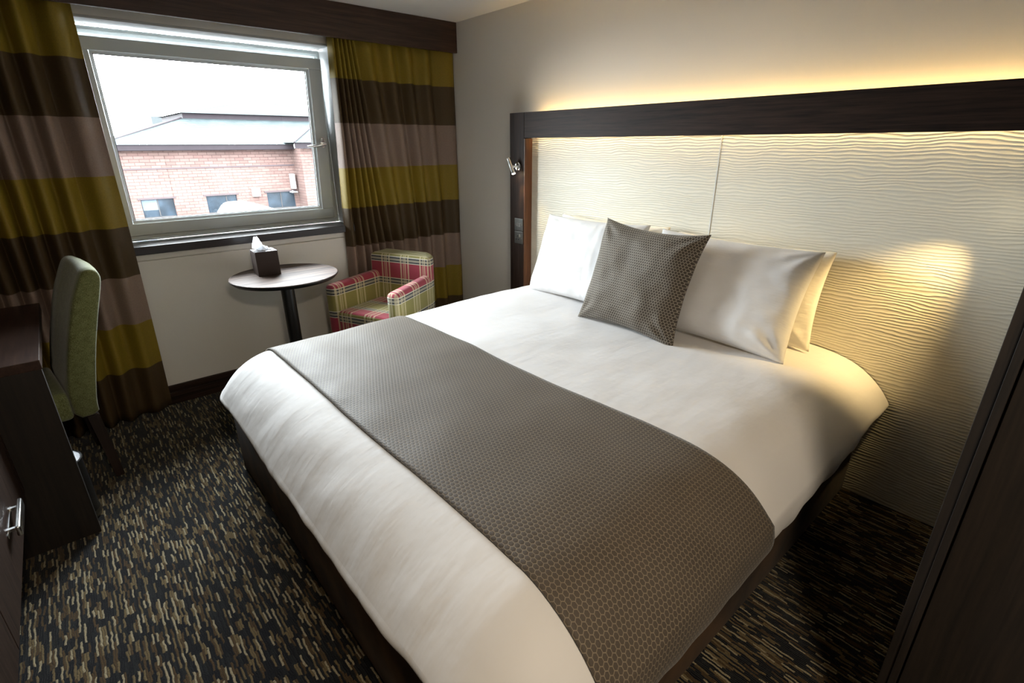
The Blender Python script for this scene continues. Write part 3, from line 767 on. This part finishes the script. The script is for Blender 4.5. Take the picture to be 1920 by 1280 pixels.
# ================================================================ ROUND TABLE
tb = empty('round_table', (-1.483, -0.25, 0), 0, 'round dark wood pedestal table in front of the window', 'table')
bm = lathe(bmesh.new(), [(0, 0.722), (0.262, 0.722), (0.285, 0.727), (0.300, 0.744), (0.300, 0.7475), (0, 0.7475)], 96)
link('table_edge', bm, 'black', tb, autos=30)
bm = lathe(bmesh.new(), [(0, 0.7476), (0.2995, 0.7476), (0.2995, 0.7500), (0.297, 0.7515), (0, 0.7515)], 96)
link('tabletop', bm, 'table_top', tb, autos=30)
bm = bmesh.new(); cyl(bm, (0, 0, 0.022), (0, 0, 0.722), 0.0375, seg=40); link('pedestal', bm, 'black', tb, autos=30)
bm = lathe(bmesh.new(), [(0, 0.0), (0.21, 0.0), (0.215, 0.006), (0.21, 0.012), (0.06, 0.024), (0, 0.024)], 64); link('base_plate', bm, 'black', tb, autos=30)
# tissue box
ts = empty('tissue_box', (-1.553, -0.158, 0.7518), math.radians(-3), 'brown cube tissue box with a white tissue, on the round table', 'tissue box')
a = 0.062
bm = B(-a, a, -a, a, 0, 0.140, 0.002); link('box_body', bm, 'brownbox', ts, smooth=False)
bm = B(-a+.001, a-.001, -a+.001, a-.001, 0.1402, 0.1412); link('box_lid', bm, 'boxtop', ts, smooth=False)
bm = bmesh.new()
def tis(u, v):
    x = -0.040+0.080*u                              # a folded sheet: tall plume at the left, low fold to the right
    top = 0.080*math.exp(-(abs(u-0.27)/0.24)**3)+0.024*math.exp(-((u-0.70)/0.24)**2)+0.004*math.sin(u*40)
    y = (0.014*math.sin(u*9+1)+0.006*math.sin(u*23))*(1-0.6*v)+0.004*math.sin(v*7+u*5)
    return Vector((x-0.010*v*(1-u)+0.004*math.sin(v*5), y, 0.139+top*v))
grid(bm, tis, 60, 14)
grid(bm, lambda u, v: tis(u, v)+Vector((-0.012*v+0.008, -0.012*(1-0.7*v), 0)), 60, 14)
grid(bm, lambda u, v: tis(u, v*0.86)+Vector((0.006*v, 0.016*(1-0.5*v), 0)), 60, 14)
ti = link('tissue', bm, 'tissue', ts, autos=None); ti['label'] = 'white tissue pulled up'

# ================================================================ TARTAN ARMCHAIR
ac = empty('armchair', (-0.885, -0.325, 0), 0.42+PI, 'small red and green tartan tub armchair beside the round table', 'armchair')
# local: x forward, y: +y is (cos) ... left arm (photo left, away) has y<0 after the turn; handled symmetrically
W_, D_ = 0.588, 0.523
def uvbox(bm, fn):
    uvl = bm.loops.layers.uv.verify()
    for f in bm.faces:
        n = f.normal
        for lp in f.loops: lp[uvl].uv = fn(lp.vert.co, n)
def vert_uv(co, n):
    if abs(n.x) > abs(n.y) and abs(n.x) > abs(n.z)*0.7: return (co.y+0.021, co.z-0.605)
    if abs(n.y) >= abs(n.z)*0.7: return (co.x+0.05, co.z-0.605)
    return (co.y*0.0+co.x+0.05 if abs(co.y) > 0.2 else co.y+0.021, co.z-0.605)
# backrest : upright slab with crowned top and rounded outer corners
def rr_plan(x0, x1, y0, y1, rb, rf, n=8):
    """rounded rectangle: rb radius at rear (x0) corners, rf at the front"""
    P = []
    for (cx, cy, r, a0) in ((x1-rf, y1-rf, rf, 0), (x0+rb, y1-rb, rb, PI/2), (x0+rb, y0+rb, rb, PI), (x1-rf, y0+rf, rf, 1.5*PI)):
        for i in range(n+1): P.append((cx+r*math.cos(a0+PI/2*i/n), cy+r*math.sin(a0+PI/2*i/n)))
    return P
def pillar(x0, x1, y0, y1, rb, rf, z0, ztop, edge=0.02, lean_=0.0, nlev=10):
    """upholstered slab: plan outline swept up, ztop is a function of (x,y); soft top edge"""
    bm = bmesh.new(); P = rr_plan(x0, x1, y0, y1, rb, rf)
    cx, cy = (x0+x1)/2, (y0+y1)/2; rings = []
    lv = [(0, 0)]+[(i/nlev, 0) for i in range(1, nlev+1)]
    for h, ins in lv:
        r = []
        for x, y in P:
            zt = ztop(x, y)-edge; z = z0+(zt-z0)*h
            r.append(bm.verts.new((x-lean_*(z-z0), y, z)))
        rings.append(r)
    for q in range(1, 6):
        a = q/5*PI/2; ins = edge*(1-math.cos(a)); r = []
        hx, hy = (x1-x0)/2, (y1-y0)/2
        for x, y in P:
            fx = (hx-ins)/hx; fy = (hy-ins)/hy
            xx, yy = cx+(x-cx)*fx, cy+(y-cy)*fy; z = ztop(x, y)-edge+edge*math.sin(a)
            r.append(bm.verts.new((xx-lean_*(z-z0), yy, z)))
        rings.append(r)
    n = len(P)
    for a, b_ in zip(rings, rings[1:]):
        for i in range(n): bm.faces.new((a[i], a[(i+1) % n], b_[(i+1) % n], b_[i]))
    # top cap as strips between mirrored points
    top = rings[-1]; h = n//2
    bm.faces.new(rings[0][::-1]); bm.faces.new(top)
    bmesh.ops.triangulate(bm, faces=[f for f in bm.faces if len(f.verts) > 4])
    bmesh.ops.recalc_face_normals(bm, faces=bm.faces)
    return bm
zb = 0.13
bm = pillar(-D_/2, -D_/2+0.115, -W_/2+.004, W_/2-.004, 0.075, 0.02, zb, lambda x, y: 0.802-0.040*(y/(W_/2))**2, 0.028, 0.05)
bm.normal_update(); uvbox(bm, vert_uv); link('backrest', bm, 'tartan', ac, autos=50)
for s_ in (1, -1):
    y0, y1 = (W_/2-0.092, W_/2) if s_ > 0 else (-W_/2, -W_/2+0.092)
    bm = pillar(-D_/2+0.04, D_/2, y0, y1, 0.03, 0.035, zb, lambda x, y: 0.630+0.016*max(0, (-x)/(D_/2)), 0.034)
    bm.normal_update(); uvbox(bm, vert_uv); link('armrest', bm, 'tartan', ac, autos=50)
bm = pillar(-D_/2+0.10, D_/2-0.004, -W_/2+0.094, W_/2-0.094, 0.01, 0.015, zb+.02, lambda x, y: 0.452+0.012*(1-(y/(W_/2))**2), 0.022)
bm.normal_update()
uvbox(bm, lambda co, n: (co.y+0.021, (co.x*-1.0+0.262) if n.z > 0.6 else co.z-0.605+0.02)); link('seat', bm, 'tartan', ac, autos=50)
for sx_ in (-1, 1):
    for sy_ in (-1, 1):
        bm = bmesh.new(); cyl(bm, (sx_*(D_/2-0.05), sy_*(W_/2-0.05), 0), (sx_*(D_/2-0.055), sy_*(W_/2-0.055), zb+0.003), 0.016, 0.024, 16)
        link('leg', bm, 'leg_wood', ac, autos=40)

for o in ac.children:
    for v in o.data.vertices:
        t_ = min(1, max(0, (D_/2-v.co.x)/D_)); v.co.y *= 1-0.17*t_; v.co.x *= 0.97
# ================================================================ DESK, DRAWERS, CHAIR, BIN
dk = empty('desk', (-2.88, -0.55, 0), 0, 'dark wood writing desk against the left wall with a full end panel', 'desk')
def dpart(name, bm, mat, **k):
    o = link(name, bm, mat, dk, **k); o.matrix_parent_inverse = Matrix.Translation((2.88, 0.55, 0)); return o
dpart('desktop', B(WX+.001, -2.585, -1.020, -0.09, 0.726, 0.762, 0.0015), 'desk_top', smooth=False)
dpart('end_panel', B(WX+.001, -2.588, -1.018, -0.990, 0.0, 0.7255, 0.001), 'ward', smooth=False)
dpart('back_panel', B(WX+.001, WX+.02, -0.989, -0.09, 0.30, 0.7255), 'ward', smooth=False)
cab = empty('drawer_cabinet', (-2.95, -1.60, 0), 0, 'dark wood wall-hung cabinet with chrome bar handle at the left edge, nearer than the desk', 'cabinet')
def cpart(name, bm, mat, parent=cab, **k):
    o = link(name, bm, mat, parent, **k)
    if parent is cab: o.matrix_parent_inverse = Matrix.Translation((2.95, 1.60, 0))
    return o
cpart('carcass', B(WX+.001, -2.764, -2.70, -1.048, 0.285, 0.760, 0.001), 'wenge_y', smooth=False)
cpart('edge_strip', B(-2.7635, -2.744, -1.0655, -1.048, 0.300, 0.760, 0.001), 'wenge_z', smooth=False)
cpart('door', B(-2.7635, -2.746, -1.86, -1.073, 0.283, 0.760, 0.0015), 'wenge_z', smooth=False)
cpart('door', B(-2.7635, -2.746, -2.70, -1.864, 0.283, 0.760, 0.0015), 'wenge_z', smooth=False)
bm = B(-2.726, -2.713, -1.520, -1.345, 0.396, 0.430, 0.0055, 4)
box(bm, -2.746, -2.720, -1.375, -1.365, 0.408, 0.418); box(bm, -2.746, -2.720, -1.500, -1.490, 0.408, 0.418)
box(bm, -2.7458, -2.7435, -1.520, -1.345, 0.400, 0.412, 0.0005)
cpart('bar_handle', bm, 'chrome')['label'] = 'chrome bar handle'

ch = empty('desk_chair', (-2.483, -0.62, 0), PI+math.radians(7), 'green upholstered dining-style chair tucked under the desk', 'chair')
# local: x forward, y: 0 near side .. -0.45 far side, z up
rearp = [(0.0, 0.340), (-0.003, 0.40), (-0.018, 0.47), (-0.034, 0.55), (-0.062, 0.66), (-0.098, 0.78), (-0.130, 0.88), (-0.146, 0.935), (-0.143, 0.962), (-0.130, 0.978), (-0.108, 0.983), (-0.088, 0.975)]
frontp = [(-0.074, 0.955), (-0.052, 0.91), (-0.020, 0.84), (0.020, 0.72), (0.055, 0.60), (0.078, 0.50), (0.085, 0.45), (0.085, 0.340)]
prof = rearp+frontp
def smooth_closed(pts, it=1):
    for _ in range(it):
        q = []
        for i in range(len(pts)):
            a, b_ = pts[i], pts[(i+1) % len(pts)]
            q.append((a[0]*.75+b_[0]*.25, a[1]*.75+b_[1]*.25)); q.append((a[0]*.25+b_[0]*.75, a[1]*.25+b_[1]*.75))
        pts = q
    return pts
bm = bmesh.new()
SP = smooth_closed(prof, 1); n = len(SP)
cxp = sum(p[0] for p in SP)/n
rings = []
ys = [(0.0, 0.012), (-0.004, 0.005), (-0.012, 0.0), (-0.10, 0.0), (-0.225, 0.0), (-0.35, 0.0), (-0.438, 0.0), (-0.446, 0.005), (-0.45, 0.012)]
def inset(pts, d):
    out = []
    m_ = len(pts)
    for i in range(m_):
        a, b_, c_ = Vector(pts[i-1]), Vector(pts[i]), Vector(pts[(i+1) % m_])
        t_ = (c_-a).normalized(); nn_ = Vector((t_.y, -t_.x))
        out.append(b_-nn_*d)
    return out
ar = sum(SP[i-1][0]*SP[i][1]-SP[i][0]*SP[i-1][1] for i in range(n))
sg = 1 if ar > 0 else -1
for y, d in ys:
    bow = -0.014*math.sin(PI*min(1, max(0, -y/0.45)))
    rings.append([bm.verts.new((p[0]+(bow if p[1] > 0.5 else 0), y, p[1])) for p in inset(SP, d*sg)])
for a, b_ in zip(rings, rings[1:]):
    for i in range(n): bm.faces.new((a[i], a[(i+1) % n], b_[(i+1) % n], b_[i]))
bm.faces.new(rings[0]); bm.faces.new(rings[-1])
bmesh.ops.triangulate(bm, faces=[f for f in bm.faces if len(f.verts) > 4])
bmesh.ops.recalc_face_normals(bm, faces=bm.faces)
link('backrest', bm, 'green', ch, autos=40)
bm = B(0.086, 0.46, -0.449, -0.001, 0.345, 0.475, 0.022, 4); link('seat', bm, 'green', ch, autos=40)
for (x, y) in ((0.004, -0.004), (0.004, -0.404), (0.40, -0.004), (0.40, -0.404)):
    bm = bmesh.new(); rear = x < 0.1
    dx = -0.012 if rear else 0.0
    b0 = bmesh.ops.create_cube(bm, size=1.0)['verts']
    for v in b0:
        k = 0 if v.co.z < 0 else 1; wd = 0.034 if k == 0 else 0.044
        v.co = Vector((x+(v.co.x+.5)*wd+(dx-0.008 if k == 0 and rear else 0), y-0.044+(v.co.y+.5)*wd+(0.005 if k == 0 else 0), 0.0 if k == 0 else 0.339))
    bmesh.ops.bevel(bm, geom=list(bm.edges), offset=0.003, segments=2, affect='EDGES')
    link('leg', bm, 'leg_wood', ch, autos=40)

bn = empty('waste_bin', (-2.672, -0.860, 0), 0, 'slim black waste bin with white liner standing between desk panel and chair', 'bin')
bm = lathe(bmesh.new(), [(0, 0.0), (0.092, 0.0), (0.096, 0.004), (0.094, 0.275), (0.097, 0.282), (0.094, 0.286), (0.089, 0.280), (0.087, 0.02), (0, 0.015)], 56)
link('bin_body', bm, 'black', bn, autos=40)
bm = lathe(bmesh.new(), [(0.0965, 0.008), (0.0985, 0.012), (0.0985, 0.034), (0.0965, 0.038)], 56); link('base_band', bm, 'steel', bn, autos=40)
bm = bmesh.new()
def lin(u, v):
    an = u*2*PI; h = v
    r = 0.093*(1-0.75*h)+0.006*nz((math.cos(an)*3, math.sin(an)*3, h*3), 1.5, 1)
    return Vector((r*math.cos(an), r*math.sin(an), 0.278+0.030*math.sin(h*PI*0.75)+0.008*nz((math.cos(an)*3, math.sin(an)*3, h*4), 2, 4)))
grid(bm, lin, 48, 10, closed_u=True); link('bin_liner', bm, 'liner', bn, autos=None)['label'] = 'crumpled white liner'

# ================================================================ WARDROBE (right foreground)
wr = empty('wardrobe', (-0.65, -3.60, 0), 0, 'tall dark wood wardrobe at the right edge of the view, nearest the camera', 'wardrobe')
def wpart(name, bm, mat, **k):
    o = link(name, bm, mat, wr, **k); o.matrix_parent_inverse = Matrix.Translation((0.65, 3.60, 0)); return o
wpart('side_panel', B(-1.195, -0.0145, -3.326, -3.308, 0.0, 2.20, 0.0008), 'ward', smooth=False)
wpart('stile', B(-1.200, -1.180, -3.3405, -3.3265, 0.0, 2.20, 0.0008), 'ward', smooth=False)
wpart('carcass', B(-1.160, -0.0145, -4.30, -3.327, 0.0, 2.20), 'ward', smooth=False)
wpart('door', B(-1.182, -1.162, -3.82, -3.344, 0.02, 2.19, 0.001), 'ward', smooth=False)
wpart('door', B(-1.182, -1.162, -4.30, -3.823, 0.02, 2.19, 0.001), 'ward', smooth=False)

# ceiling downlight behind the camera (the room's own lamp)
for (x, y) in CEIL_LIGHTS:
    dl = empty('ceiling_downlight', (x, y, H), 0, 'recessed round ceiling downlight near the entrance', 'ceiling light', None)
    bm = lathe(bmesh.new(), [(0.155, -0.002), (0.170, -0.003), (0.172, 0.0)], 32); link('trim_ring', bm, 'upvc', dl)
    bm = lathe(bmesh.new(), [(0.0, -0.0015), (0.155, -0.0015)], 32); link('lens', bm, 'downlight', dl)
    l = bpy.data.lights.new('downlight_lamp', 'AREA'); l.shape = 'DISK'; l.size = 0.3; l.energy = 10.5; l.color = (1.0, 0.84, 0.64)
    lo = bpy.data.objects.new('downlight_lamp', l); COL.objects.link(lo); lo.parent = dl; lo.location = (0, 0, -0.006)

# ================================================================ OUTDOORS
GZ = -3.4
g = link('ground_outside', B(-40, 60, 2.0, 110, GZ-.2, GZ), 'asphalt', smooth=False); struct(g); g.name = 'ground'
bd = empty('brick_building', (6, 30, GZ), 0, 'long red brick building with grey hipped slate roof outside the window', 'building')
def ep(name, bm, mat, parent=bd, root=(6, 30, GZ), **k):
    o = link(name, bm, mat, parent, smooth=False, **k)
    o.matrix_parent_inverse = Matrix.Translation((-root[0], -root[1], -root[2])) if parent is bd else Matrix.Identity(4)
    return o
WN = ((0.89, 2.38), (3.94, 5.51), (7.17, 8.80))
WZ0, WZ1 = -2.16, -1.20
bm = bmesh.new(); xs_ = [0.0]+[v for p in WN for v in p]+[9.02]
for i in range(0, len(xs_), 2): box(bm, xs_[i], xs_[i+1], 30, 30.3, WZ0, WZ1)
box(bm, 0.0, 9.02, 30, 30.3, WZ1, 1.22); box(bm, 0.0, 9.02, 30, 30.3, GZ, WZ0)
box(bm, 0.0, 0.3, 30.3, 41, GZ, 1.2)
for x in (2.42, 5.52): box(bm, x, x+0.035, 29.985, 30, WZ1+.1, 1.2)
ep('wall', bm, 'brick')
ep('string_course', B(0.0, 9.02, 29.96, 30, 0.28, 0.36), 'lintel')['label'] = 'thin horizontal band of darker brick'
for i, (a, b_) in enumerate(WN):
    f = ep('window', B(a, b_, 30.12, 30.18, WZ0, WZ1), 'ext_glass')
    bm = bmesh.new(); m_ = a+(b_-a)*(.5 if i != 1 else .66)
    box(bm, m_-.02, m_+.02, 30.09, 30.12, WZ0, WZ1); box(bm, a, b_, 30.09, 30.12, WZ0, WZ0+.05)
    ep('window_bar', bm, 'rail')
    ep('lintel', B(a-.12, b_+.12, 29.96, 30.05, WZ1, WZ1+.09), 'lintel')
ep('blind', B(0.93, 1.60, 30.10, 30.11, WZ0+.40, WZ1), 'ext_blind')
# fascia and roofs
ep('eaves_board', B(-0.35, 9.0, 29.45, 29.52, 1.22, 1.49), 'fascia')
ep('eaves_soffit', B(-0.35, 9.0, 29.5, 30.3, 1.20, 1.24), 'fascia')
bm = bmesh.new()
R0 = [(-0.4, 29.4, 1.49), (14, 29.4, 1.49), (14, 33.5, 2.92), (4.2, 33.5, 2.92), (4.2, 40, 2.92), (-0.4, 44, 1.44)]
vv = [bm.verts.new(p) for p in R0]; bm.faces.new((vv[0], vv[1], vv[2], vv[3])); bm.faces.new((vv[0], vv[3], vv[4], vv[5]))
ep('roof', bm, 'slate')
ep('hip_ridge', tube(bmesh.new(), [(-0.4, 29.4, 1.46), (4.2, 33.5, 2.95)], 0.05, 8), 'fascia')
ep('clerestory', B(4.29, 15.5, 33.5, 40.5, 2.90, 3.20), 'fascia')
bm = bmesh.new(); A_ = [bm.verts.new(p) for p in ((4.1, 33.3, 3.21), (15.6, 33.3, 3.21), (15.6, 40.7, 3.21), (4.1, 40.7, 3.21))]; T_ = bm.verts.new((9.45, 37, 4.32))
for i in range(4): bm.faces.new((A_[i], A_[(i+1) % 4], T_))
ep('upper_roof', bm, 'slate_upper')
# projecting wing at the right
wgm = B(9.02, 16, 28.6, 34, GZ, 1.25); ep('wing_wall', wgm, 'brick')
ep('wing_eaves', B(8.55, 16, 28.0, 28.08, 1.27, 1.58), 'fascia')
bm = bmesh.new(); vv = [bm.verts.new(p) for p in ((8.5, 27.9, 1.58), (16, 27.9, 1.58), (16, 31.5, 3.0), (11.6, 31.5, 2.95), (8.5, 31.5, 1.58))]
bm.faces.new((vv[0], vv[1], vv[2], vv[3])); bm.faces.new((vv[0], vv[3], vv[4])); ep('wing_roof', bm, 'slate')
ep('wing_hip_ridge', tube(bmesh.new(), [(8.5, 27.9, 1.60), (11.6, 31.5, 2.97)], 0.04, 8), 'fascia')
tag(link('vent_box', B(6.35, 6.75, 29.70, 29.985, -1.36, -0.88, 0.01), 'whiteboard', smooth=False), 'white square vent box on the brick wall, left of the right-hand window', 'vent box')
tag(link('alarm_box', B(8.62, 8.86, 29.66, 29.985, -1.04, -0.18, 0.02), 'whiteboard', smooth=False), 'tall narrow white box on the brick wall near the wing corner', 'wall box')
fl = bmesh.new(); box(fl, 8.50, 8.86, 29.55, 29.95, -1.26, -1.20, 0.01); cyl(fl, (8.68, 29.6, -1.22), (8.68, 29.955, -1.16), 0.03)
tag(link('flood_light', fl, 'whiteboard', smooth=False), 'small white flood light under the tall white wall box', 'light')
# railing
bm = bmesh.new(); box(bm, -2, 13, 27.99, 28.01, -1.95, -1.92); box(bm, -2, 13, 27.99, 28.01, -3.2, -3.17)
for i in range(100): box(bm, -2+i*0.15, -1.985+i*0.15, 27.99, 28.005, -3.2, -1.92)
for i in range(8): box(bm, -2+i*2.1, -1.96+i*2.1, 27.97, 28.03, GZ, -1.90)
tag(link('railing', bm, 'rail', smooth=False), 'thin dark metal railing in front of the brick building', 'railing')
# white van roof and a parked car
vn = empty('white_van', (4.30, 22.6, GZ), 0, 'top of a white van parked below, in front of the brick wall', 'van')
bm = bmesh.new(); prism(bm, [(-0.95, 0.35), (0.95, 0.35), (0.92, 1.75), (0.70, 2.16), (0.45, 2.24), (-0.35, 2.26), (-0.60, 2.16), (-0.92, 1.75)], -1.0, 2.9, 'y')
bmesh.ops.bevel(bm, geom=list(bm.edges), offset=0.06, segments=3, affect='EDGES'); link('van_body', bm, 'carpaint', vn)
for (x, y) in ((-0.6, -0.9), (0.6, -0.9), (-0.6, 2.2), (0.6, 2.2)):
    bm = bmesh.new(); cyl(bm, (x-.12, y, 0.4), (x+.12, y, 0.4), 0.4, seg=28); link('wheel', bm, 'gasket', vn, autos=40)
cr_ = empty('parked_car', (-0.15, 24, GZ), 0, 'pale parked car at the lower left corner of the window view', 'car')
bm = bmesh.new(); prism(bm, [(-1.9, 0.35), (1.25, 0.35), (1.25, 0.95), (0.9, 1.1), (0.35, 1.62), (-1.2, 1.70), (-1.9, 1.2)], -0.85, 0.85, 'y')
bmesh.ops.bevel(bm, geom=list(bm.edges), offset=0.07, segments=3, affect='EDGES'); link('car_body', bm, 'carpaint', cr_)
bm = bmesh.new(); prism(bm, [(-0.15, 1.06), (0.62, 1.08), (0.24, 1.52), (-0.15, 1.56)], -0.86, 0.86, 'y'); prism(bm, [(-1.3, 1.08), (-0.25, 1.06), (-0.25, 1.56), (-1.05, 1.6)], -0.86, 0.86, 'y'); link('side_window', bm, 'ext_glass', cr_, smooth=False)
for x in (-1.3, 0.8):
    for y in (-0.75, 0.75):
        bm = bmesh.new(); cyl(bm, (x, y-.11, 0.31), (x, y+.11, 0.31), 0.31, seg=28); link('wheel', bm, 'gasket', cr_, autos=40)
tag(link('tower_block', B(9.2, 14.0, 80, 88, GZ, 4.9), 'haze_block', smooth=False), 'haze-paled distant flat-roofed block behind the slate roof', 'building')
an_ = bmesh.new(); cyl(an_, (7.9, 80, GZ), (7.9, 80, 4.25), 0.08, 0.05, 10); box(an_, 7.6, 8.2, 79.97, 80.03, 3.9, 3.96)
tag(link('antenna_mast', an_, 'rail', smooth=False), 'thin antenna mast above the left slope of the roof', 'antenna')
